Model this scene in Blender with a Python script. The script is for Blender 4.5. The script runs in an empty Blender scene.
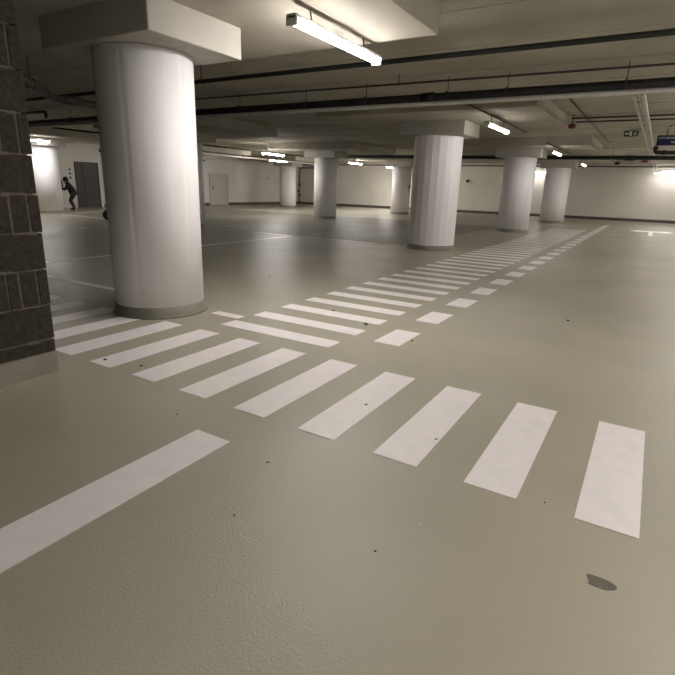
import bpy, bmesh, math, random
from mathutils import Vector, Matrix
random.seed(7)
PI = math.pi
SC = bpy.context.scene
COL = SC.collection

# ------------------------------------------------------------------ materials
def mat(name, col, rough=0.6, metal=0.0, spec=0.5, var=0.0, vscale=3.0, bump=0.0, bscale=200.0,
        stretch=None, emit=None, estr=0.0, detail=6.0):
    m = bpy.data.materials.new(name); m.use_nodes = True
    nt = m.node_tree; b = nt.nodes['Principled BSDF']
    c = (col[0], col[1], col[2], 1)
    b.inputs['Base Color'].default_value = c
    b.inputs['Roughness'].default_value = rough
    b.inputs['Metallic'].default_value = metal
    b.inputs['Specular IOR Level'].default_value = spec
    tc = nt.nodes.new('ShaderNodeTexCoord')
    src = tc.outputs['Object']
    if stretch:
        mp = nt.nodes.new('ShaderNodeMapping'); mp.inputs['Scale'].default_value = stretch
        nt.links.new(src, mp.inputs['Vector']); src = mp.outputs['Vector']
    if var > 0:
        n = nt.nodes.new('ShaderNodeTexNoise'); n.inputs['Scale'].default_value = vscale
        n.inputs['Detail'].default_value = detail
        nt.links.new(src, n.inputs['Vector'])
        r = nt.nodes.new('ShaderNodeValToRGB')
        r.color_ramp.elements[0].position = 0.3; r.color_ramp.elements[1].position = 0.7
        r.color_ramp.elements[0].color = (col[0]*(1-var), col[1]*(1-var), col[2]*(1-var), 1)
        r.color_ramp.elements[1].color = (min(1, col[0]*(1+var)), min(1, col[1]*(1+var)), min(1, col[2]*(1+var)), 1)
        nt.links.new(n.outputs['Fac'], r.inputs['Fac']); nt.links.new(r.outputs['Color'], b.inputs['Base Color'])
    if bump > 0:
        n2 = nt.nodes.new('ShaderNodeTexNoise'); n2.inputs['Scale'].default_value = bscale
        n2.inputs['Detail'].default_value = 3
        nt.links.new(src, n2.inputs['Vector'])
        bp = nt.nodes.new('ShaderNodeBump'); bp.inputs['Strength'].default_value = bump
        bp.inputs['Distance'].default_value = 0.01
        nt.links.new(n2.outputs['Fac'], bp.inputs['Height']); nt.links.new(bp.outputs['Normal'], b.inputs['Normal'])
    if emit:
        b.inputs['Emission Color'].default_value = (emit[0], emit[1], emit[2], 1)
        b.inputs['Emission Strength'].default_value = estr
    return m

def floor_mat(name, col, rough):
    m = mat(name, col, rough, spec=0.5, var=0.07, vscale=0.9, detail=8)
    nt = m.node_tree; b = nt.nodes['Principled BSDF']
    tc = nt.nodes.new('ShaderNodeTexCoord')
    fine = nt.nodes.new('ShaderNodeTexNoise'); fine.inputs['Scale'].default_value = 90; fine.inputs['Detail'].default_value = 1
    wave = nt.nodes.new('ShaderNodeTexNoise'); wave.inputs['Scale'].default_value = 3.2; wave.inputs['Detail'].default_value = 3
    for n in (fine, wave): nt.links.new(tc.outputs['Object'], n.inputs['Vector'])
    b1 = nt.nodes.new('ShaderNodeBump'); b1.inputs['Strength'].default_value = FLOOR_FINE; b1.inputs['Distance'].default_value = 0.0018
    b2 = nt.nodes.new('ShaderNodeBump'); b2.inputs['Strength'].default_value = 0.35; b2.inputs['Distance'].default_value = 0.012
    nt.links.new(fine.outputs['Fac'], b1.inputs['Height'])
    nt.links.new(wave.outputs['Fac'], b2.inputs['Height'])
    nt.links.new(b2.outputs['Normal'], b1.inputs['Normal'])
    nt.links.new(b1.outputs['Normal'], b.inputs['Normal'])
    # clear sealer with an orange-peel surface
    pe = nt.nodes.new('ShaderNodeTexNoise'); pe.inputs['Scale'].default_value = 130; pe.inputs['Detail'].default_value = 1
    nt.links.new(tc.outputs['Object'], pe.inputs['Vector'])
    b3 = nt.nodes.new('ShaderNodeBump'); b3.inputs['Strength'].default_value = 1.0; b3.inputs['Distance'].default_value = 0.0030
    nt.links.new(pe.outputs['Fac'], b3.inputs['Height']); nt.links.new(b2.outputs['Normal'], b3.inputs['Normal'])
    nt.links.new(b3.outputs['Normal'], b.inputs['Coat Normal'])
    b.inputs['Coat Roughness'].default_value = 0.06
    cw = nt.nodes.new('ShaderNodeMapRange'); cw.inputs['From Min'].default_value = 0.45; cw.inputs['From Max'].default_value = 0.62
    cw.inputs['To Min'].default_value = 0.0; cw.inputs['To Max'].default_value = COAT
    gr = nt.nodes.new('ShaderNodeTexNoise'); gr.inputs['Scale'].default_value = 190; gr.inputs['Detail'].default_value = 1
    nt.links.new(tc.outputs['Object'], gr.inputs['Vector'])
    nt.links.new(gr.outputs['Fac'], cw.inputs['Value']); nt.links.new(cw.outputs['Result'], b.inputs['Coat Weight'])
    ramp = [n for n in nt.nodes if n.bl_idname == 'ShaderNodeValToRGB'][0]
    gm = nt.nodes.new('ShaderNodeMapRange'); gm.inputs['From Min'].default_value = .3; gm.inputs['From Max'].default_value = .7
    gm.inputs['To Min'].default_value = .95; gm.inputs['To Max'].default_value = 1.05
    nt.links.new(gr.outputs['Fac'], gm.inputs['Value'])
    mx = nt.nodes.new('ShaderNodeVectorMath'); mx.operation = 'SCALE'
    nt.links.new(ramp.outputs['Color'], mx.inputs[0]); nt.links.new(gm.outputs['Result'], mx.inputs['Scale'])
    nt.links.new(mx.outputs['Vector'], b.inputs['Base Color'])
    # the gloss wears unevenly
    rn = nt.nodes.new('ShaderNodeTexNoise'); rn.inputs['Scale'].default_value = 0.7; rn.inputs['Detail'].default_value = 5
    nt.links.new(tc.outputs['Object'], rn.inputs['Vector'])
    mr = nt.nodes.new('ShaderNodeMapRange'); mr.inputs['From Min'].default_value = 0.3; mr.inputs['From Max'].default_value = 0.7
    mr.inputs['To Min'].default_value = rough*0.8; mr.inputs['To Max'].default_value = rough*1.25
    nt.links.new(rn.outputs['Fac'], mr.inputs['Value']); nt.links.new(mr.outputs['Result'], b.inputs['Roughness'])
    return m

FLOOR_FINE = 0.9
COAT = 0.9
LAMPS = dict(near=34, row=9, far=9, bays=52, end=85, hidfill=26, left=34, wall=11, lane=20, fillmid=27, fillfar=50, right=37, front=29)  # hidden, lane, right and front groups are unseen fill lamps added for brightness
M = {}
M['floor'] = floor_mat('epoxy_floor', (0.42, 0.39, 0.30), 0.46)
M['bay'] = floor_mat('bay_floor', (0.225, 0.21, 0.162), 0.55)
M['paint'] = mat('white_road_paint', (0.92, 0.875, 0.86), 0.42, var=0.04, vscale=9, bump=0.12, bscale=160)
M['ceiling'] = mat('raw_concrete_ceiling', (0.42, 0.395, 0.325), 0.85, spec=0.25, var=0.16, vscale=0.8, bump=0.3, bscale=30)
M['panel'] = mat('concrete_drop_panel', (0.41, 0.38, 0.315), 0.85, spec=0.25, var=0.12, vscale=1.6, bump=0.3, bscale=40)
M['capital'] = mat('concrete_capital', (0.43, 0.41, 0.36), 0.85, spec=0.25, var=0.10, vscale=2.6, bump=0.3, bscale=40)
M['wall'] = mat('painted_wall', (0.78, 0.745, 0.68), 0.7, spec=0.3, var=0.05, vscale=0.9, bump=0.1, bscale=20)
M['column'] = mat('white_column_paint', (0.87, 0.845, 0.845), 0.55, spec=0.35, var=0.05, vscale=2.0, bump=0.10, bscale=9, stretch=(3, 3, .25))
M['band'] = mat('painted_plinth', (0.235, 0.225, 0.18), 0.45, var=0.10, vscale=5)
M['skirt'] = mat('dark_skirting', (0.10, 0.092, 0.078), 0.6, var=0.1, vscale=5)
M['block'] = mat('rough_block', (0.063, 0.053, 0.043), 0.92, spec=0.15, var=0.28, vscale=28, bump=0.9, bscale=120)
M['mortar'] = mat('mortar', (0.17, 0.15, 0.125), 0.95, spec=0.1, var=0.25, vscale=30, bump=0.8, bscale=90)
M['blockband'] = mat('painted_block_plinth', (0.30, 0.285, 0.235), 0.55, var=0.12, vscale=6, bump=0.4, bscale=60)
M['black'] = mat('black_pipe', (0.005, 0.0046, 0.0042), 0.6, var=0.2, vscale=4)
M['greypipe'] = mat('grey_drain_pipe', (0.085, 0.08, 0.075), 0.5, var=0.15, vscale=5)
M['zinc'] = mat('galvanised_metal', (0.50, 0.49, 0.47), 0.42, metal=0.3, var=0.12, vscale=6)
M['tray'] = mat('pale_cable_tray', (0.55, 0.53, 0.49), 0.5, metal=0.2, var=0.08, vscale=6)
M['rod'] = mat('dark_rod', (0.05, 0.045, 0.04), 0.5, metal=0.5, var=0.1)
for k, v in LAMPS.items(): M['lit_'+k] = mat('lit_tube_'+k, (0.95, 0.95, 0.95), 0.3, emit=(1.0, 0.957, 0.925), estr=v, var=0.001)
M['housing'] = mat('lamp_housing', (0.6, 0.6, 0.58), 0.5, var=0.03)
M['door'] = mat('grey_steel_door', (0.058, 0.048, 0.037), 0.5, var=0.06, vscale=4)
M['frame'] = mat('door_frame', (0.05, 0.044, 0.037), 0.5, var=0.05)
M['lightdoor'] = mat('pale_grey_door', (0.60, 0.585, 0.555), 0.55, var=0.05, vscale=4)
M['handle'] = mat('dark_handle', (0.03, 0.03, 0.03), 0.4, metal=0.5, var=0.05)
M['signblue'] = mat('sign_blue', (0.006, 0.006, 0.055), 0.4, var=0.04)
M['signdark'] = mat('sign_dark_green', (0.008, 0.02, 0.014), 0.4, var=0.04)
M['white'] = mat('white_print', (0.78, 0.78, 0.76), 0.5, var=0.02)
M['red'] = mat('red_plastic', (0.09, 0.010, 0.008), 0.45, var=0.08)
M['signmaroon'] = mat('dull_maroon', (0.05, 0.018, 0.014), 0.6, var=.1)
M['rubber'] = mat('black_rubber', (0.010, 0.010, 0.010), 0.8, var=0.1, vscale=20)
M['cloth'] = mat('dark_work_cloth', (0.018, 0.017, 0.015), 0.9, var=0.2, vscale=14)
M['trouser'] = mat('brown_work_trousers', (0.045, 0.036, 0.026), 0.9, var=0.2, vscale=14)
M['skin'] = mat('skin', (0.42, 0.24, 0.17), 0.55, var=0.06, vscale=9)
M['hair'] = mat('black_hair', (0.008, 0.007, 0.006), 0.8, var=0.2, vscale=30)
M['hivis'] = mat('yellow_green_cloth', (0.13, 0.15, 0.03), 0.8, var=0.15, vscale=12)
M['dirt'] = mat('dark_dirt', (0.03, 0.026, 0.022), 0.9, var=0.3, vscale=60)
M['crumb'] = mat('pale_crumb', (0.6, 0.57, 0.52), 0.9, var=0.15, vscale=60)
M['stain'] = mat('oil_stain', (0.15, 0.138, 0.105), 0.45, var=0.2, vscale=12)

# ------------------------------------------------------------------ helpers
def link(o, parent=None):
    COL.objects.link(o)
    if parent: o.parent = parent
    return o

def tag(o, label=None, cat=None, group=None, kind=None):
    if label: o['label'] = label
    if cat: o['category'] = cat
    if group: o['group'] = group
    if kind: o['kind'] = kind
    return o

def obj(name, bm, m, parent=None, smooth=False, bevel=0.0):
    me = bpy.data.meshes.new(name)
    if bm.faces: bmesh.ops.recalc_face_normals(bm, faces=bm.faces)
    bm.to_mesh(me); bm.free()
    mats = m if isinstance(m, (list, tuple)) else [m]
    for k in mats: me.materials.append(k)
    if smooth:
        for p in me.polygons: p.use_smooth = True
    o = bpy.data.objects.new(name, me); link(o, parent)
    if bevel > 0:
        b = o.modifiers.new('bevel', 'BEVEL'); b.width = bevel; b.segments = 2; b.limit_method = 'ANGLE'
    return o

def empty(name, loc, rz=0.0):
    o = bpy.data.objects.new(name, None); o.empty_display_size = 0.1
    o.location = loc; o.rotation_euler = (0, 0, rz); COL.objects.link(o); return o

def box(bm, x0, x1, y0, y1, z0, z1, mi=0):
    vs = [bm.verts.new(p) for p in ((x0,y0,z0),(x1,y0,z0),(x1,y1,z0),(x0,y1,z0),(x0,y0,z1),(x1,y0,z1),(x1,y1,z1),(x0,y1,z1))]
    for q in ((3,2,1,0),(4,5,6,7),(0,1,5,4),(1,2,6,5),(2,3,7,6),(3,0,4,7)):
        f = bm.faces.new([vs[i] for i in q]); f.material_index = mi
    return vs

def boxbm(*a):
    bm = bmesh.new(); box(bm, *a); return bm

def tube(bm, pts, r, n=12, cap=True):
    pts = [Vector(p) for p in pts]
    rings = []
    for i, p in enumerate(pts):
        if i == 0: d = pts[1]-pts[0]
        elif i == len(pts)-1: d = pts[-1]-pts[-2]
        else: d = (pts[i]-pts[i-1]).normalized() + (pts[i+1]-pts[i]).normalized()
        d.normalize()
        up = Vector((0,0,1)) if abs(d.z) < .95 else Vector((1,0,0))
        a = d.cross(up).normalized(); b = a.cross(d)
        k = 1.0
        if 0 < i < len(pts)-1:
            c = (pts[i]-pts[i-1]).normalized().dot(d); k = 1/max(c, .5)
            k = min(k, 1.15)
        rings.append([bm.verts.new(p + (a*math.cos(t)+b*math.sin(t))*r) for t in [2*PI*j/n for j in range(n)]])
    for A, B in zip(rings, rings[1:]):
        for j in range(n): bm.faces.new((A[j], A[(j+1) % n], B[(j+1) % n], B[j]))
    if cap:
        bm.faces.new(rings[0][::-1]); bm.faces.new(rings[-1])

def tubebm(pts, r, n=12):
    bm = bmesh.new(); tube(bm, pts, r, n); return bm

def lathe(bm, prof, n=64, c=(0,0), groove=()):
    rings = []
    for r, z in prof:
        ring = []
        for j in range(n):
            t = 2*PI*j/n
            rr = r - (0.005 if j in groove else 0)
            ring.append(bm.verts.new((c[0]+rr*math.cos(t), c[1]+rr*math.sin(t), z)))
        rings.append(ring)
    for A, B in zip(rings, rings[1:]):
        for j in range(n): bm.faces.new((A[j], A[(j+1) % n], B[(j+1) % n], B[j]))
    bm.faces.new(rings[0][::-1]); bm.faces.new(rings[-1])

def blob(bm, c, s, sub=2):
    r = bmesh.ops.create_icosphere(bm, subdivisions=sub, radius=1.0, matrix=Matrix.Translation(c) @ Matrix.Diagonal((s[0], s[1], s[2], 1)))
    return r['verts']

def ordinal(n):
    names = ['first','second','third','fourth','fifth','sixth','seventh','eighth','ninth','tenth','eleventh','twelfth','thirteenth','fourteenth',
             'fifteenth','sixteenth','seventeenth','eighteenth','nineteenth','twentieth']
    tens = {20:'twenty', 30:'thirty', 40:'forty'}
    if n <= 20: return names[n-1]
    t = n//10*10; r = n % 10
    return tens[t]+'-'+names[r-1] if r else {30:'thirtieth', 40:'fortieth'}[t]

# ------------------------------------------------------------------ room shell
XL, XR, YB, YF, ZC = -23.2, 13.0, 32.2, -7.5, 2.94
ZP, ZCAP = 2.685, 2.42
bm = bmesh.new()
xs = [XL, -19.2, -5.05, XR]; ys = [YF, 11.22, 20.6, YB]
for i in range(3):
    for j in range(3):
        f = bm.faces.new([bm.verts.new(p) for p in ((xs[i],ys[j],0),(xs[i+1],ys[j],0),(xs[i+1],ys[j+1],0),(xs[i],ys[j+1],0))])
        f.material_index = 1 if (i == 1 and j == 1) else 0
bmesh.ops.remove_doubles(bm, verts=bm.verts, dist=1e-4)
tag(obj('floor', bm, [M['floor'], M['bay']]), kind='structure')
# slab with shallow formwork joints
bm = bmesh.new(); box(bm, XL-.2, XR+.2, YF-.2, YB+.2, ZC, ZC+.25)
tag(obj('ceiling', bm, M['ceiling']), kind='structure')
bm = bmesh.new()
y = -6.0
while y < 32:
    box(bm, XL, XR, y-.008, y+.008, ZC-.006, ZC+.01); y += 1.25
x = -22.0
while x < 12:
    box(bm, x-.006, x+.006, YF, YB, ZC-.005, ZC+.01); x += 2.5
tag(obj('trim_1', bm, M['panel']), kind='structure')
tag(obj('wall_back', boxbm(XL-.2, XR+.2, YB, YB+.2, 0, ZC), M['wall']), kind='structure')
tag(obj('wall_left', boxbm(XL-.2, XL, YF, YB, 0, ZC), M['wall']), kind='structure')
tag(obj('wall_right', boxbm(XR, XR+.2, YF, YB, 0, ZC), M['wall']), kind='structure')
tag(obj('wall_front', boxbm(XL-.2, XR+.2, YF-.2, YF, 0, ZC), M['ceiling']), kind='structure')
def skirting(name, *b):
    tag(obj(name, boxbm(*b), M['skirt'], bevel=.008), kind='structure')
skirting('baseboard_back', XL, XR, YB-.03, YB, 0, .15)
skirting('baseboard_left', XL, XL+.03, 15.95, YB, 0, .15)
tag(obj('trim_2', tubebm([(XL+.1, YB-.06, 2.80), (XR, YB-.06, 2.80)], .03, 8), M['skirt']), kind='structure')

# ------------------------------------------------------------------ concrete block wall beside the camera
def block_wall():
    bm = bmesh.new()
    X, Y1, Y0 = -3.39, 1.846, -7.5
    box(bm, X-.30, X-.005, Y0, Y1-.012, 0.0, ZC, 1)               # mortar core
    box(bm, X-.30, X+.012, Y0, Y1-.005, 0.0, 0.150, 2)             # painted plinth
    R = random.Random(3)
    zs = [(0.156, 0.236, 's')]
    z = 0.246; k = 0
    while z < ZC-.05:
        zs.append((z, min(z+.229, ZC-.005), 's' if k % 2 == 0 else 'g')); z += .2385; k += 1
    for ci, (z0, z1, kind) in enumerate(zs):
        yend = Y1 + .014*z0 + R.uniform(-.004, .004)
        if kind == 's':
            L = .50; y = yend if ci else yend
            first = .36 if ci == 0 else R.choice((.5, .46))
            while y > Y0:
                l = first if first else L; first = None
                ox = R.uniform(-.004, .004)
                box(bm, X-.24, X+ox, max(Y0, y-l), y, z0, z1, 0); y -= l+.012
        else:
            y = yend
            while y > Y0+.3:
                # an end-on block: ribs separated by two deep vertical mortar grooves
                w = .25
                for a, b, d in ((0, .06, .003), (.06, .078, -.009), (.078, .17, 0.0), (.17, .19, -.009), (.19, .25, .002)):
                    box(bm, X-.24, X+d, y-b, y-a, z0, z1, 0)
                y -= w+.013
    # ragged mortar squeezed out of the bed joints
    for z0, z1, kind in zs[1:9]:
        y = Y1-.02
        while y > .6:
            l = R.uniform(.03, .11)
            if R.random() < .75:
                h = R.uniform(.004, .013)
                box(bm, X-.05, X-.001+R.uniform(0, .006), y-l, y, z0-.005-h, z0-.005+h, 1)
            y -= l
    # a smear of mortar in the open joint
    for i in range(9):
        blob(bm, (X-.012, 1.555+R.uniform(-.02, .02), 1.0+i*.022), (.015, .022+R.uniform(0, .012), .02), 1)
    for f in bm.faces:
        if len(f.verts) == 3: f.material_index = 1
    o = obj('wall_near', bm, [M['block'], M['mortar'], M['blockband']])
    tag(o, kind='structure')
block_wall()

# ------------------------------------------------------------------ drop panels of the slab (part of the ceiling)
panels = [(-6.4, -2.0, 1.8, 5.0), (-6.4, -1.97, 9.5, 12.62), (-6.4, -1.92, 17.1, 20.5), (-6.4, -1.92, 24.4, 27.6),
          (-14.0, -9.95, 9.5, 12.75), (-14.0, -9.97, 17.3, 21.0), (-14.0, -9.97, 24.6, 27.8),
          (-21.9, -17.9, 9.8, 12.9), (-21.9, -17.9, 17.3, 20.8), (-21.9, -17.9, 24.6, 27.9),
          (-14.0, -9.97, 1.8, 5.0), (1.4, 5.6, 9.5, 12.6), (1.4, 5.6, 17.1, 20.5), (1.4, 5.6, 24.4, 27.6)]
for i, (x0, x1, y0, y1) in enumerate(panels):
    tag(obj('trim_%d' % (i+3), boxbm(x0, x1, y0, y1, ZP, ZC+.02), M['panel'], bevel=.012), kind='structure')

# ------------------------------------------------------------------ round columns
def column(x, y, r, label, cap, seams, facets=0):
    t = empty('column', (x, y, 0)); tag(t, label, 'column', 'round white columns')
    bm = bmesh.new(); n = 144
    lathe(bm, [(r, .0), (r, 1.2), (r*1.005, ZCAP if cap else ZP)], n, groove=seams)
    if facets:                                                       # board-marked shuttering: flat bands around the shaft
        bm.free(); bm = bmesh.new(); k = r/math.cos(PI/facets)*.995
        lathe(bm, [(k, 0), (k, ZCAP)], facets)
        q = obj('shaft', bm, M['column'], t); q.modifiers.new('bevel', 'BEVEL').width = .012
    else: obj('shaft', bm, M['column'], t, smooth=True)
    bm = bmesh.new(); h = .105
    lathe(bm, [(r+.035, 0), (r+.016, .018), (r+.010, .035), (r+.009, h-.004), (r+.002, h)], n)
    b = obj('base_band', bm, M['band'], t, smooth=True); b['label'] = 'grey green painted band around the foot'
    if cap:
        a, c, d, e = cap
        q = obj('capital', boxbm(a, c, d, e, ZCAP, ZP+.005), M['capital'], t, bevel=.01)
        q['label'] = 'rectangular bare concrete capital'
    return t
cp = (-.73, .73, -.535, .53)
column(-4.31, 3.52, .442, 'large round white column in the foreground beside the block wall', cp, (2, 98, 118))
column(-4.33, 11.30, .525, 'round white column with vertical seams, second along the far crossing', cp, (), 22)
column(-4.15, 18.52, .515, 'round white column, third along the far crossing', cp, (10, 60, 74, 88))
column(-4.07, 25.9, .53, 'round white column farthest along the far crossing, before the end wall', cp, (60, 80))
column(-12.12, 11.14, .50, 'white column almost hidden behind the big foreground column', cp, (3, 80))
column(-12.0, 18.64, .475, 'round white column standing alone in the middle of the parking bays', cp, (70, 88))
column(-11.79, 25.78, .50, 'white column before the end wall, left of the seamed second column', cp, (70, 88))
column(-19.78, 26.4, .51, 'small distant white column under two lamps, at the far left corner', cp, (70, 88))
column(-20.08, 11.41, .52, 'brightly lit white column seen between block wall and foreground column', cp, (70, 88))

# ------------------------------------------------------------------ painted floor markings
def slab(name, w, l, h=.0025):
    bm = bmesh.new(); box(bm, 0, w, 0, l, 0.0, h); return obj(name, bm, M['paint'])
A0 = slab('zebra_stripe', .2385, 1.112)
for i in range(14):
    o = A0 if i == 0 else A0.copy()
    if i: link(o)
    o.location = (-.0665 - .4755*i, 2.084, .0005)
    if i == 0: lab = 'long white stripe of the foreground crossing, nearest the right edge of the photo'
    else: lab = 'white stripe of the foreground crossing, %s from its right end' % ordinal(i+1)
    tag(o, lab, 'floor marking', 'stripes of the foreground zebra crossing')
B0 = slab('zebra_stripe', 1.222, .205)
NB = 40
for i in range(NB):
    o = B0 if i == 0 else B0.copy()
    if i: link(o)
    o.location = (-3.368 + .0012*i, 3.430 + .4655*i, .0005)
    tag(o, 'white stripe of the crossing running away past the columns, %s from its near end' % ordinal(i+1),
        'floor marking', 'stripes of the receding zebra crossing')
D0 = slab('lane_dash', .245, .49)
for i in range(25):
    o = D0 if i == 0 else D0.copy()
    if i: link(o)
    o.location = (-1.925 + .002*i, 3.836 + .918*i, .0005)
    tag(o, 'short white dash right of the receding crossing, %s from the near end' % ordinal(i+1), 'floor marking', 'dashes beside the receding crossing')
o = slab('lane_dash', .37, .115); o.location = (-3.76, 3.69, .0005)
tag(o, 'small white paint patch at the foot of the foreground column, left of the receding crossing', 'floor marking')
o = slab('painted_line', .24, 4.2); o.location = (-1.932, -2.44, .0005)
tag(o, 'broad white line running into the lower left corner of the photo', 'floor marking')
def line(x0, x1, y0, y1, lab, group=None):
    o = slab('parking_line', x1-x0, y1-y0); o.location = (x0, y0, .0005); tag(o, lab, 'floor marking', group)
line(-8.25, -8.15, 2.6, 11.1, 'thin white parking line running away behind the foreground column')
line(-8.1, -4.9, 3.78, 3.88, 'thin white line ending at the foreground column, just beyond the crossing')
line(-19.0, -5.05, 11.17, 11.27, 'thin white line along the front of the darker parking bays')
line(-13.45, -13.35, 9.15, 9.8, 'short white dash on the far left floor, nearest the foreground column')
line(-13.45, -13.35, 7.95, 8.55, 'short white dash on the far left floor, middle of the three')
line(-13.45, -13.35, 6.6, 7.4, 'short white dash on the far left floor, nearest the block wall')
bm = bmesh.new()
pts = [(-.07,20.9),(.07,20.9),(.07,23.1),(.45,23.1),(.35,22.7),(.75,23.45),(.35,24.2),(.45,23.8),(-.45,23.8),(-.35,24.2),(-.75,23.45),(-.35,22.7),(-.45,23.1),(-.07,23.1)]
f = bm.faces.new([bm.verts.new((a, b, .0005)) for a, b in pts])
r = bmesh.ops.extrude_face_region(bm, geom=[f]); bmesh.ops.translate(bm, vec=(0,0,.0025), verts=[v for v in r['geom'] if isinstance(v, bmesh.types.BMVert)])
tag(obj('painted_arrow', bm, M['paint']), 'faded white two-way arrow painted on the floor near the end wall', 'floor marking')

# ------------------------------------------------------------------ pipes, trays, conduits under the slab
def pipe(name, pts, r, m, label, cat, collars=(), hang=(), n=14, strap=None):
    t = empty(name, pts[0]); tag(t, label, cat)
    off = Vector(pts[0])
    L = [Vector(p)-off for p in pts]
    obj('run', tubebm(L, r, n), m, t, smooth=True)
    for a, b in collars: obj('coupling', tubebm([Vector(a)-off, Vector(b)-off], r*1.28, n), m, t, smooth=True)
    for hx, hy, hz in hang:
        bm = bmesh.new(); tube(bm, [Vector((hx, hy, ZC))-off, Vector((hx, hy, hz))-off], .006, 6)
        box(bm, hx-off.x-.012, hx-off.x+.012, hy-off.y-r*1.12, hy-off.y+r*1.12, hz-off.z-r*1.1, hz-off.z+r*1.1)
        obj('hanger', bm, M['rod'], t)
    return t
hx = [-17.0, -14.6, -12.6, -10.2, -8.6, -7.14, -5.6, -4.39, -2.99, -2.1, -.6, .9, 2.4]
pipe('drain_pipe', [(-22.9, 8.0, 2.665), (8, 8.0, 2.665)], .060, M['black'], 'thick black pipe crossing the whole ceiling above the pale conduit', 'pipe',
     collars=[((-9.8, 8, 2.665), (-9.6, 8, 2.665)), ((-3.4, 8, 2.665), (-3.2, 8, 2.665)), ((1.9, 8, 2.665), (2.1, 8, 2.665)), ((-16, 8, 2.665), (-15.8, 8, 2.665))],
     hang=[(x, 8.0, 2.665) for x in hx])
pipe('conduit', [(-22.9, 7.86, 2.555), (8, 7.86, 2.555)], .032, M['zinc'], 'pale metal conduit running just below the thick black pipe', 'conduit')
pipe('riser_pipe', [(-13.5, 7.9, 2.74), (-13.5, 7.9, 2.86), (-13.53, 7.9, 2.89), (-14.9, 7.9, 2.90)], .035, M['black'], 'black elbow pipe rising from the thick ceiling pipe beside the block wall', 'pipe')
pipe('waste_pipe', [(-6.5, 3.20, 2.60), (-7.3, 3.9, 2.60), (-8.90, 5.30, 2.60), (-9.0, 5.45, 2.595), (-8.98, 7.2, 2.59), (-8.98, 7.35, 2.65), (-8.98, 7.36, ZC)], .058, M['greypipe'],
     'dark grey waste pipe with a bend at the top left between wall and column', 'pipe', collars=[((-8.68, 5.11, 2.6), (-8.85, 5.255, 2.6)), ((-8.995, 5.6, 2.6), (-8.985, 5.9, 2.6))],
     hang=[(-8.97, 6.6, 2.6), (-8.0, 4.51, 2.6)])
pipe('sprinkler_pipe', [(-15, 5.9, 2.72), (7, 5.9, 2.72)], .028, M['black'], 'thin black pipe near the top edge of the photo, behind the foreground column', 'pipe', hang=[(x, 5.9, 2.72) for x in (-12, -10, -8.4, -6)])
pipe('edge_line', [(-8.7, 7.4, 2.80), (4.0, 7.75, 2.80)], .014, M['rod'], 'thin dark rod standing in for a ceiling edge line, just in front of the thick black pipe', 'pipe', hang=[(x, 7.55, 2.8) for x in (-3.6, .2)])  # made-up rod that draws the dark line of a ceiling edge
pipe('heating_pipe', [(-12.4, 20.7, 2.61), (1.2, 21.0, 2.56), (5, 21, 2.56)], .07, M['black'], 'long black pipe under the ceiling beyond the third column', 'pipe',
     collars=[((-1.2, 20.95, 2.56), (-.9, 20.96, 2.56))], hang=[(x, 20.85, 2.585) for x in (-7.2, -1.6, 1.4)])
pipe('lamp_conduit', [(-14.25, 8.5, 2.60), (-14.25, 20.4, 2.60)], .025, M['black'], 'black conduit running away under the ceiling on the left, leading to a lamp', 'conduit', hang=[(-14.25, y, 2.6) for y in (9.2, 14.6)])
pipe('wall_conduit', [(-1.9, 12.75, 2.88), (8, 12.75, 2.88)], .016, M['rod'], 'thin dark conduit on the ceiling behind the red siren, nearer of two', 'conduit')
pipe('wall_conduit', [(-1.9, 13.4, 2.88), (8, 13.4, 2.88)], .016, M['rod'], 'thin dark conduit on the ceiling behind the red siren, farther of two', 'conduit')
pipe('ceiling_conduit', [(-1.6, 9.0, 2.89), (-1.6, 18.9, 2.89)], .016, M['rod'], 'thin dark conduit running away on the ceiling, right of the near drop panel', 'conduit')
pipe('lamp_conduit', [(-2.90, 8.6, 2.66), (-2.90, 13.2, 2.66)], .015, M['rod'], 'thin dark conduit above the nearest visible ceiling lamp', 'conduit')
pipe('lamp_conduit', [(-2.90, 15.8, 2.66), (-2.90, 20.6, 2.66)], .015, M['rod'], 'thin dark conduit above the second ceiling lamp by the third column', 'conduit')

def tray(x0, x1, y0, y1, z, label, rz=0.0):
    t = empty('cable_tray', ((x0+x1)/2, y0, z), rz); tag(t, label, 'cable tray')
    w = (x1-x0)/2; L = y1-y0
    bm = bmesh.new(); y = 0; box(bm, -.012, .012, 0, L, .018, .022)
    while y < L:                                                    # slotted bottom: a spine with cross ribs
        box(bm, -w, w, y, min(L, y+.05), .020, .024); y += .20
    obj('tray_bottom', bm, M['zinc'], t)
    for s in (-1, 1):
        a, b = sorted((s*(w-.045), s*w)); bm = bmesh.new(); box(bm, a, b, 0, L, 0, .004); a, b = sorted((s*w, s*(w+.004))); box(bm, a, b, 0, L, 0, .055); obj('side_rail', bm, M['tray'], t)
    y = .8
    while y < L:
        bm = bmesh.new(); box(bm, -w, w, y-.015, y+.015, .024, .04)
        tube(bm, [(0, y, .03), (0, y, ZC-z)], .005, 6)
        obj('hanger', bm, M['rod'], t); y += 3.1
tray(-.555, -.405, 8.7, 31.4, 2.64, 'pale perforated cable tray running away along the ceiling on the right', -.006)
tray(-18.62, -18.3, 8.2, 30.5, 2.58, 'pale cable tray running away along the ceiling far on the left')

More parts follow.
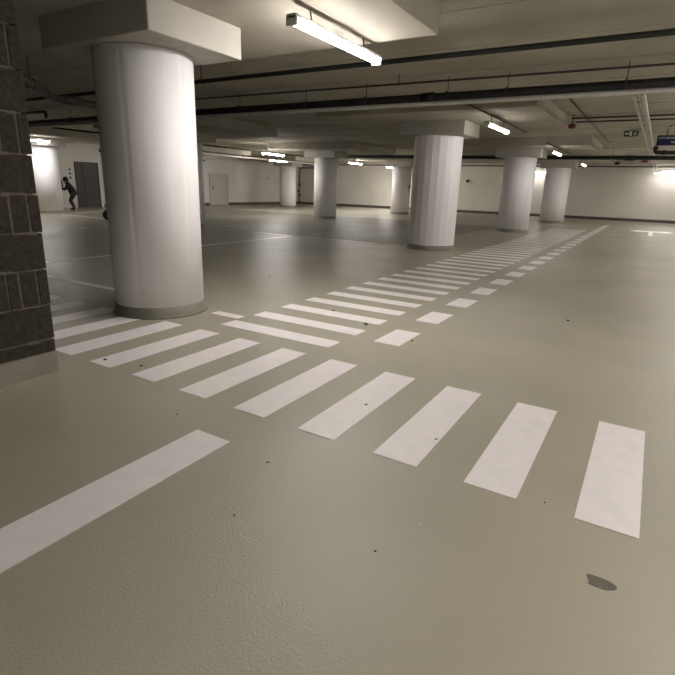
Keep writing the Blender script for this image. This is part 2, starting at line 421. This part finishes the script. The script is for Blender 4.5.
# ------------------------------------------------------------------ lamps
def make_lamp(tube_mat, L=1.48):
    t = empty('ceiling_lamp', (0, 0, 0))
    bm = bmesh.new(); box(bm, -.045, .045, -L/2, L/2, .045, .085)
    obj('housing', bm, M['housing'], t, bevel=.006)
    bm = bmesh.new()
    prof = [(.05*math.cos(a), .04*math.sin(a)) for a in [PI + PI*i/8 for i in range(9)]]
    ends = []
    for yy in (-L/2+.03, L/2-.03):
        ends.append([bm.verts.new((px, yy, .05+pz)) for px, pz in prof])
    for j in range(8): bm.faces.new((ends[0][j], ends[0][j+1], ends[1][j+1], ends[1][j]))
    bm.faces.new((ends[0][0], ends[1][0], ends[1][-1], ends[0][-1])); bm.faces.new(ends[0][::-1]); bm.faces.new(ends[1])
    obj('diffuser', bm, tube_mat, t)
    for yy in (-L/2, L/2-.03):
        obj('end_cap', boxbm(-.05, .05, yy, yy+.03, .0, .07), M['housing'], t, bevel=.004)
    for yy in (-.45, .45):
        obj('hanger', tubebm([(0, yy, .08), (-.02, yy, .22)], .006, 6), M['rod'], t)
    return t
protos = {}
def lamp(x, y, z, label, kind, rz=0.0):
    if kind not in protos: t = protos[kind] = make_lamp(M['lit_'+kind])
    else:
        src = protos[kind]; t = src.copy(); link(t)
        for ch in list(src.children):
            c = ch.copy(); link(c); c.parent = t
    t.location = (x, y, z); t.rotation_euler = (0, 0, rz)
    tag(t, label, 'lamp', 'tube lamps hung from the ceiling')
lamp(-2.87, 10.55, 2.44, 'bright tube lamp hanging right of the seamed second column', 'row')
lamp(-2.86, 17.3, 2.44, 'tube lamp hanging at the upper right of the third column', 'far')
lamp(-2.86, 23.9, 2.44, 'smallest tube lamp in the right hand row, beyond the third column', 'far')
lamp(-2.68, 4.35, 2.50, 'tube lamp hanging closest to the camera, above the photo top', 'near')
lamp(-13.75, 17.3, 2.46, 'upper of the two tube lamps over the left bays', 'bays')
lamp(-16.6, 21.3, 2.42, 'lower of the two tube lamps over the left bays', 'bays')
lamp(-14.2, 24.9, 2.50, 'tube lamp just right of the free standing middle column', 'end')
lamp(-14.3, 29.6, 2.50, 'small round looking lamp glow near the end wall, left of the second column', 'end')
lamp(-18.97, 10.38, 2.50, 'tube lamp in front of the bright column by the block wall', 'left')
lamp(.35, 31.6, 2.42, 'lower tube lamp washing the end wall at the right edge', 'wall', PI/2)
lamp(.66, 30.4, 2.46, 'upper tube lamp before the end wall at the right edge', 'wall', PI/2)
lamp(-6.3, 31.7, 2.42, 'tube lamp on the end wall hidden between the last two columns', 'wall', PI/2)
# unseen fill lamps added for overall brightness, behind a column or outside the frame
for x, y in ((-18.4, 14.6),): lamp(x, y, 2.46, 'added fill tube lamp hidden behind the big foreground column', 'hidfill')
FILL = 'unseen fill tube lamp added outside the frame'
for x, y in ((1.5, 4.6), (1.7, 8.0)): lamp(x, y, 2.50, FILL, 'lane')
for x, y in ((1.7, 11.2), (1.7, 15.0), (1.7, 18.8)): lamp(x, y, 2.50, FILL, 'fillmid')
for x, y in ((1.75, 22.6), (1.9, 26.4)): lamp(x, y, 2.50, FILL, 'fillfar')
for x, y in ((4.8, 4.0), (4.8, 11.0), (4.8, 17.9), (4.8, 24.8), (7.5, 7.5), (7.5, 14.5)): lamp(x, y, 2.50, FILL, 'right')
for x, y in ((.95, 1.0),): lamp(x, y, 2.50, FILL, 'front')

# ------------------------------------------------------------------ doors on the left wall
def door(i, y0, y1, h, m, fm, leaf=1, vents=False):
    t = empty('door_%d' % i, (XL, (y0+y1)/2, 0)); t['kind'] = 'structure'
    w = (y1-y0)/2
    bm = bmesh.new()
    box(bm, 0, .06, -w-.06, -w, 0, h+.06); box(bm, 0, .06, w, w+.06, 0, h+.06); box(bm, 0, .06, -w, w, h, h+.06)
    obj('door_frame', bm, fm, t, bevel=.004)
    if leaf == 2:
        c = -w + .28*2*w
        obj('door_leaf', boxbm(.0, .04, -w+.004, c-.006, .01, h-.004), m, t, bevel=.004)
        leaf_o = obj('door_leaf', boxbm(.0, .045, c+.006, w-.004, .01, h-.004), m, t, bevel=.004)
    else:
        c = -w+.12
        leaf_o = obj('door_leaf', boxbm(.0, .04, -w+.004, w-.004, .01, h-.004), m, t, bevel=.004)
    bm = bmesh.new(); box(bm, .04, .05, c+.05, c+.10, .92, 1.14); tube(bm, [(.05, c+.075, 1.05), (.10, c+.075, 1.05), (.10, c+.2, 1.05)], .011, 8)
    obj('handle', bm, M['handle'], leaf_o)
    if vents:
        for yy in (c+.22, c+.55):
            bm = bmesh.new()
            box(bm, .045, .055, yy, yy+.16, .22, .34)
            obj('vent', bm, M['greypipe'], leaf_o)
    return t
door(1, 14.66, 15.72, 2.0, M['door'], M['frame'], 2, True)
door(2, 23.15, 24.6, 1.80, M['lightdoor'], M['lightdoor'], 1)
for (z, lab) in ((1.70, 'topmost'), (1.52, 'middle'), (1.34, 'lowest')):
    t = empty('notice', (XL-.003, 14.36, z)); tag(t, 'small pale notice on the wall left of the grey door, %s of three' % lab, 'notice')
    obj('sheet', boxbm(.0, .008, -.10, .10, -.075, .075), M['white'], t)
    obj('pictogram', boxbm(.008, .010, -.05, .05, -.045, .045), M['frame'], t)
# surface conduit with switch box right of the door
t = empty('wall_conduit', (XL, 16.03, 0)); tag(t, 'grey vertical conduit with a dark junction box right of the grey door', 'conduit')
obj('run', tubebm([(.03, 0, .15), (.03, 0, ZC)], .018, 8), M['zinc'], t)
obj('junction_box', boxbm(.0, .09, -.09, .09, 2.55, 2.7), M['frame'], t, bevel=.01)

# ------------------------------------------------------------------ small equipment
def camera_box(x, y, z, rz, label, k=1.0):
    t = empty('security_camera', (x, y, z), rz); tag(t, label, 'camera')
    obj('mount', boxbm(-.05, .05, -.04, 0, -.05, .05), M['handle'], t, bevel=.01)
    obj('body', tubebm([(0, -.03, .0), (-.03, -.20, -.05)], .075, 14), M['handle'], t, smooth=True); t.scale = (k, k, k)
camera_box(-10.2, YB, 1.92, 0, 'small black camera on the end wall, right of the seamed second column')
camera_box(XL, 28.7, 1.76, PI/2, 'tiny dark box on the left wall near the distant column', .45)
t = empty('wall_lamp', (XL+.02, 22.4, 2.55)); tag(t, 'unlit dark batten on the left wall beside the foreground column', 'lamp')
obj('housing', boxbm(0, .08, -.35, .35, -.03, .03), M['black'], t, bevel=.008)
# fire riser in the far left corner
t = empty('fire_riser', (-22.85, 31.95, 0)); tag(t, 'dark vertical riser pipe with red valve in the far left corner', 'pipe')
obj('run', tubebm([(0,0,.0),(0,0,2.35),(.05,0,2.5),(.2,0,2.56),(1.3,0,2.56)], .045, 10), M['greypipe'], t, smooth=True)
bm = bmesh.new(); tube(bm, [(0,-.02,.9),(.0,-.25,.9)], .05, 10); lathe(bm, [(.08,.97),(.08,1.0)], 16, (0,-.2)); box(bm, -.04, .06, -.08, .04, .55, .72)
obj('valve', bm, M['signmaroon'], t)
obj('valve_body', tubebm([(0,0,1.25),(0,0,1.5)], .08, 10), M['frame'], t)
# second hose fitting on the far column
t = empty('hose_fitting', (-11.75+.52, 25.62, 1.35)); tag(t, 'small dark fitting on the column left of the seamed second column', 'fitting')
bm = bmesh.new(); tube(bm, [(-.05,-.03,.0),(.05,-.05,.0)], .03, 8); box(bm, -.02, .04, -.07, .0, .04, .16); box(bm, -.02, .03, -.06, -.02, -.2, -.15)
obj('valve', bm, M['frame'], t)
# red siren
t = empty('fire_siren', (-1.86, 12.72, 2.72)); tag(t, 'dark red siren hanging at the corner of the near drop panel', 'siren')
obj('bracket', tubebm([(0,0,.03),(0,0,ZC-2.72)], .012, 8), M['rod'], t); obj('ceiling_plate', boxbm(-.05,.05,-.05,.05,ZC-2.73,ZC-2.715), M['rod'], t)
bm = bmesh.new(); lathe(bm, [(.03,.05),(.075,.035),(.08,-.03),(.06,-.05)], 20)
obj('sounder', bm, M['red'], t, smooth=True)
t = empty('fire_siren', (-.78, 27.3, 2.80)); tag(t, 'small red siren far off beside the pale cable tray', 'siren')
obj('bracket', tubebm([(0,0,.03),(0,0,ZC-2.80)], .012, 8), M['rod'], t); obj('ceiling_plate', boxbm(-.05,.05,-.05,.05,ZC-2.81,ZC-2.795), M['rod'], t)
bm = bmesh.new(); lathe(bm, [(.05,.04),(.14,.03),(.14,-.03),(.08,-.05)], 20); obj('sounder', bm, M['red'], t, smooth=True)
t = empty('smoke_detector', (-1.80, 26.6, 2.68)); tag(t, 'small black detector hanging on a rod above the end wall', 'detector')
obj('rod', tubebm([(0,0,.0),(0,0,ZC-2.68)], .012, 8), M['rod'], t)
bm = bmesh.new(); lathe(bm, [(.06,.05),(.12,.03),(.12,-.03),(.06,-.06)], 20); obj('sensor', bm, M['handle'], t, smooth=True)

# emergency exit sign
def prism_xz(pts, y0, y1):
    bm = bmesh.new(); f = bm.faces.new([bm.verts.new((a, y0, b)) for a, b in pts])
    r = bmesh.ops.extrude_face_region(bm, geom=[f]); bmesh.ops.translate(bm, vec=(0, y1-y0, 0), verts=[v for v in r['geom'] if isinstance(v, bmesh.types.BMVert)])
    return bm
t = empty('exit_sign', (-.83, 15.0, 2.765)); tag(t, 'dark emergency exit sign with white running figure left of the cable tray', 'sign')
obj('panel', boxbm(-.155, .155, 0, .03, -.065, .065), M['signdark'], t, bevel=.003)
obj('door_symbol', prism_xz([(-.035,-.05),(.022,-.05),(.022,.05),(-.035,.05)], -.003, .0), M['white'], t)
obj('arrow', prism_xz([(-.135,0),(-.10,.036),(-.10,.014),(-.05,.014),(-.05,-.014),(-.10,-.014),(-.10,-.036)], -.003, .0), M['white'], t)
bm = bmesh.new()
r = bmesh.ops.create_circle(bm, cap_ends=True, radius=.013, segments=12, matrix=Matrix.Translation((.098, -.003, .042)) @ Matrix.Rotation(PI/2, 4, 'X'))
for p in ([(.075,.026),(.105,.026),(.097,-.01),(.072,-.006)], [(.072,-.006),(.094,-.01),(.065,-.052),(.045,-.052)], [(.08,-.006),(.1,-.01),(.125,-.02),(.12,-.05),(.105,-.05),(.108,-.026)],
          [(.075,.026),(.085,.016),(.05,.005),(.045,.016)], [(.1,.026),(.128,.008),(.122,-.002),(.095,.016)]):
    bm.faces.new([bm.verts.new((a, -.003, b)) for a, b in p])
obj('running_figure', bm, M['white'], t)
obj('bracket', tubebm([(.0,.015,.065),(.0,.015,.10),(.36,.015,.10),(.36,.015,.0)], .008, 6), M['rod'], t)
# blue direction sign at the right edge
t = empty('direction_sign', (.28, 15.0, 2.60)); tag(t, 'blue hanging direction sign with two lines of white lettering at the right edge', 'sign')
obj('panel', boxbm(-.54, .60, 0, .05, -.115, .115), M['signblue'], t, bevel=.006)
R = random.Random(5)
def lettering(z, x0, n, hgt):
    bm = bmesh.new(); x = x0
    for i in range(n):
        w = R.uniform(.018, .03)
        box(bm, x, x+.007, -.004, 0, z, z+hgt)
        k = R.randrange(3)
        if k != 1: box(bm, x+.007, x+w, -.004, 0, z+hgt-.008, z+hgt)
        if k != 2: box(bm, x+.007, x+w, -.004, 0, z+hgt*.45, z+hgt*.45+.008)
        if k == 1: box(bm, x+w-.007, x+w, -.004, 0, z, z+hgt)
        x += w+.013
    return obj('lettering', bm, M['white'], t)
lettering(.028, -.50, 26, .042); lettering(-.065, -.24, 12, .042)
for s in (-.35, .42):
    obj('suspension', tubebm([(s, .025, .11), (s, .025, .24), (s+.02, .025, .30), (s+.06, .025, .335), (s+.12, .025, ZC-2.60)], .011, 8), M['rod'], t, smooth=True)
pipe('elbow_pipe', [(-.26, 15.6, 2.52), (-.26, 15.6, 2.40), (-.22, 15.6, 2.37), (2.5, 15.7, 2.33)], .05, M['black'], 'black bent pipe just below the blue direction sign', 'pipe',
     collars=[((-.26, 15.6, 2.49), (-.26, 15.6, 2.44)), ((-.10, 15.6, 2.368), (-.02, 15.6, 2.367))], hang=[(1.2, 15.66, 2.36)])

# black tyre half hidden behind the big column
t = empty('tyre', (-15.52, 10.78, .175), math.radians(56)); tag(t, 'black tyre standing on the floor, half hidden behind the foreground column', 'tyre')
bm = bmesh.new(); n = 36
prof = [(.085,-.05),(.12,-.065),(.160,-.062),(.174,-.03),(.175,0),(.174,.03),(.160,.062),(.12,.065),(.085,.05)]
rings = [[bm.verts.new((r*math.cos(2*PI*j/n), y, r*math.sin(2*PI*j/n))) for r, y in prof] for j in range(n)]
for j in range(n):
    for i in range(len(prof)):
        a, b = rings[j], rings[(j+1) % n]; k = (i+1) % len(prof)
        bm.faces.new((a[i], a[k], b[k], b[i]))
obj('tread', bm, M['rubber'], t, smooth=True)
bm = bmesh.new(); tube(bm, [(0,-.035,0),(0,.035,0)], .088, 24); obj('wheel_hub', bm, M['black'], t)

# ------------------------------------------------------------------ worker stooping by the door, with a cart
def skin_obj(name, verts, edges, radii, m, parent, sub=2, root=0):
    me = bpy.data.meshes.new(name); me.from_pydata(verts, edges, []); me.update()
    o = bpy.data.objects.new(name, me); link(o, parent)
    sk = o.modifiers.new('skin', 'SKIN'); sk.use_smooth_shade = True
    for i, r in enumerate(radii):
        rr = r if isinstance(r, tuple) else (r, r)
        me.skin_vertices[0].data[i].radius = rr
    for i in range(len(verts)): me.skin_vertices[0].data[i].use_root = (i == root)
    ss = o.modifiers.new('subdivision', 'SUBSURF'); ss.levels = sub; ss.render_levels = sub
    me.materials.append(m)
    return o
class Sk:
    def __init__(s): s.v = []; s.e = []; s.r = []
    def add(s, p, r, to=None):
        s.v.append(p); s.r.append(r); i = len(s.v)-1
        if to is not None: s.e.append((to, i))
        return i
face = math.atan2(-.515, -.857)
t = empty('person', (-21.66, 13.46, 0), face+.45)
t.scale = (1.02, 1.15, 1.03); tag(t, 'person in dark clothes stooping at a cart beside the grey door', 'person')
K = Sk()
pel = K.add((0,0,.66), .11); sp = K.add((.07,0,.83), .11, pel); ch = K.add((.15,0,1.0), .13, sp)
nk = K.add((.21,0,1.10), .055, ch); hd = K.add((.25,0,1.175), .085, nk); ht = K.add((.27,0,1.25), .075, hd)
jaw = K.add((.325,0,1.16), .045, hd); nose = K.add((.350,0,1.195), .012, jaw)
for s in (-1, 1):
    sh = K.add((.15, s*.17, 1.03), .06, ch); el = K.add((.29, s*.21, .81), .044, sh); wr = K.add((.48, s*.17, .88), .030, el)
    pa = K.add((.55, s*.165, .895), .034, wr)
    for q, (dy, ln) in enumerate(((-.028, .062), (-.01, .074), (.01, .070), (.027, .056))):
        f1 = K.add((.585, s*.165+dy, .895), .009, pa); f2 = K.add((.585+ln*.5, s*.165+dy*1.1, .890), .009, f1); K.add((.585+ln*.85, s*.165+dy*1.1, .865), .008, f2)
    th = K.add((.545, s*.125, .888), .010, pa); K.add((.585, s*.105, .878), .009, th)
    hp = K.add((.01, s*.09, .62), .085, pel); kn = K.add((.14, s*.115, .38), .058, hp); an = K.add((.01, s*.12, .09), .038, kn); K.add((.14, s*.125, .04), .036, an)
skin_obj('body', K.v, K.e, K.r, M['skin'], t)
J = Sk()
a = J.add((-.02,0,.56), .16); b = J.add((.0,0,.68), .165, a); c = J.add((.07,0,.83), .155, b); d = J.add((.15,0,1.0), .165, c); J.add((.205,0,1.09), .08, d)
for s in (-1, 1):
    sh = J.add((.15, s*.18, 1.03), .08, d); el = J.add((.29, s*.215, .81), .062, sh); J.add((.465, s*.172, .875), .046, el)
skin_obj('jacket', J.v, J.e, J.r, M['cloth'], t)
for s in (-1, 1):
    T = Sk(); a = T.add((-.01, s*.07, .70), .11); hp = T.add((.01, s*.09, .60), .105, a); kn = T.add((.145, s*.115, .38), .080, hp); m_ = T.add((.07, s*.118, .22), .066, kn); T.add((.01, s*.12, .075), .060, m_)
    skin_obj('trouser_leg', T.v, T.e, T.r, M['trouser'], t)
for s in (-1, 1):
    H = Sk(); a = H.add((-.02, s*.12, .05), .048); b = H.add((.06, s*.122, .045), .048, a); H.add((.17, s*.128, .038), .038, b)
    skin_obj('shoe', H.v, H.e, H.r, M['black'], t)
bm = bmesh.new(); blob(bm, (.238, 0, 1.24), (.105, .098, .092), 3); blob(bm, (.19, 0, 1.175), (.06, .085, .08), 3)
obj('hair', bm, M['hair'], t, smooth=True)
bm = bmesh.new()
for s in (-1, 1): blob(bm, (.336, s*.032, 1.212), (.008, .012, .008), 2)
obj('eye', bm, M['handle'], t, smooth=True)

t = empty('service_cart', (-21.62, 12.44, 0), math.radians(31)); tag(t, 'dark service cart half hidden behind the bright column, by the stooping person', 'cart')
bm = bmesh.new()
for x in (-.28, .24):
    for y in (-.2, .2): tube(bm, [(x, y, .12), (x, y, 1.0 if x > 0 else 1.72)], .018, 8)
tube(bm, [(-.28,-.2,1.7),(-.28,.2,1.7)], .018, 8)
obj('frame', bm, M['frame'], t)
for z in (.18, .62, .98): obj('shelf', boxbm(-.29, .26, -.22, .22, z, z+.025), M['greypipe'], t, bevel=.004)
obj('back_panel', boxbm(-.30, -.27, -.2, .2, 1.05, 1.7), M['frame'], t)
for x in (-.24, .22):
    for y in (-.18, .18): obj('wheel', tubebm([(x, y-.02, .06), (x, y+.02, .06)], .06, 14), M['rubber'], t, smooth=True)
t = empty('work_bag', (-21.51, 12.48, 1.006), math.radians(31)); tag(t, 'black bag sitting on top of the dark service cart', 'bag')
bm = bmesh.new(); box(bm, -.16, .12, -.15, .15, 0, .24); obj('bag_body', bm, M['cloth'], t, bevel=.05)
obj('strap', tubebm([(-.02,-.1,.23),(-.02,-.06,.30),(-.02,.06,.30),(-.02,.1,.23)], .012, 8), M['cloth'], t)
t = empty('safety_vest', (-21.44, 12.56, .99), math.radians(31)); tag(t, 'yellow green safety vest draped on the dark service cart', 'vest')
bm = bmesh.new(); R = random.Random(2); g = []
for i in range(9):
    row = []
    for j in range(7):
        u = i/8; v = j/6
        x = .21+.03*math.sin(v*9)+.02*R.random(); z = .25-.30*u
        row.append(bm.verts.new((x - .10*max(0, .25-u), -.02+.22*v, z)))
    g.append(row)
for i in range(8):
    for j in range(6): bm.faces.new((g[i][j], g[i][j+1], g[i+1][j+1], g[i+1][j]))
o = obj('cloth', bm, M['hivis'], t, smooth=True); so = o.modifiers.new('thickness', 'SOLIDIFY'); so.thickness = .012

# ------------------------------------------------------------------ debris and stains on the floor
deb = [(-.59,1.68,.011,1,'pale crumb on the floor below the third stripe from the right'),
       (-2.17,1.83,.012,0,'dark speck on the floor left of the broad line'),
       (-1.40,1.71,.014,0,'dark speck at the top of the glittering lamp reflection'),
       (-1.25,1.31,.011,0,'dark speck at the left of the glittering lamp reflection'),
       (-.67,1.44,.012,0,'dark speck on the floor below the pale crumb'),
       (-2.81,4.58,.030,0,'dark scrap between the second and third receding stripes'),
       (-2.25,4.29,.042,0,'dark scrap lying on the third receding stripe'),
       (-1.65,4.05,.026,0,'dark scrap at the corner of the nearest lane dash'),
       (-1.33,2.59,.020,0,'dark twig like scrap on the fourth foreground stripe'),
       (-.80,2.41,.017,0,'dark scrap at the edge of the third foreground stripe'),
       (-.59,5.77,.035,0,'dark speck on the open floor at the right'),
       (-.19,2.13,.009,0,'dark speck beside the stripe nearest the right edge'),
       (-3.33,2.17,.028,0,'dark leaf like scrap left of the leftmost whole foreground stripe'),
       (-3.01,2.24,.022,0,'dark scrap between two foreground stripes near the column'),
       (-2.75,4.13,.015,0,'dark speck on the second receding stripe'),
       (-4.67,5.80,.035,0,'dark speck on the floor beyond the foreground column'),
       (-.82,10.17,.06,1,'pale crumb far out on the open floor at the right')]
R = random.Random(11)
for x, y, s, k, lab in deb:
    bm = bmesh.new(); vs = blob(bm, (0,0,0), (s*.7, s*R.uniform(.25,.42), s*.2), 2)
    for v in vs: v.co *= R.uniform(.75, 1.15)
    o = obj('crumb' if k else 'dirt_scrap', bm, M['crumb'] if k else M['dirt'])
    o.location = (x, y, s*.19); o.rotation_euler = (0, 0, R.uniform(0, 3)); tag(o, lab, 'debris', 'scraps on the floor')
bm = bmesh.new()
bm.faces.new([bm.verts.new((.045*math.cos(a)*(1+.25*math.sin(3*a+1)), .035*math.sin(a)*(1+.2*math.cos(2*a)), 0)) for a in [2*PI*i/28 for i in range(28)]])
r = bmesh.ops.extrude_face_region(bm, geom=list(bm.faces)); bmesh.ops.translate(bm, vec=(0,0,.001), verts=[v for v in r['geom'] if isinstance(v, bmesh.types.BMVert)])
o = obj('oil_stain', bm, M['stain']); o.location = (.06, 1.735, .0006); tag(o, 'dark oily stain on the floor at the bottom right edge of the photo', 'stain')

# ------------------------------------------------------------------ world, camera, view
w = bpy.data.worlds.new('World'); SC.world = w; w.use_nodes = True
w.node_tree.nodes['Background'].inputs['Color'].default_value = (0.02, 0.02, 0.02, 1)
cd = bpy.data.cameras.new('Camera'); cam = bpy.data.objects.new('Camera', cd); COL.objects.link(cam)
cd.sensor_fit = 'HORIZONTAL'; cd.sensor_width = 36.0; cd.lens = 504.867/675*36.0; cd.clip_start = .02; cd.clip_end = 200
Rv = Vector((0.8525681, 0.5217328, 0.0303733)); Uv = Vector((-0.1739543, 0.2284961, 0.9578776)); Fv = Vector((-0.4928159, 0.8219394, -0.2855661))
cam.matrix_world = Matrix(((Rv.x, Uv.x, -Fv.x, 0), (Rv.y, Uv.y, -Fv.y, 0), (Rv.z, Uv.z, -Fv.z, 1.3), (0, 0, 0, 1)))
SC.camera = cam
SC.view_settings.view_transform = 'Standard'; SC.view_settings.look = 'None'
SC.view_settings.exposure = 1.5; SC.view_settings.gamma = 1.0; SC.view_settings.use_curve_mapping = False
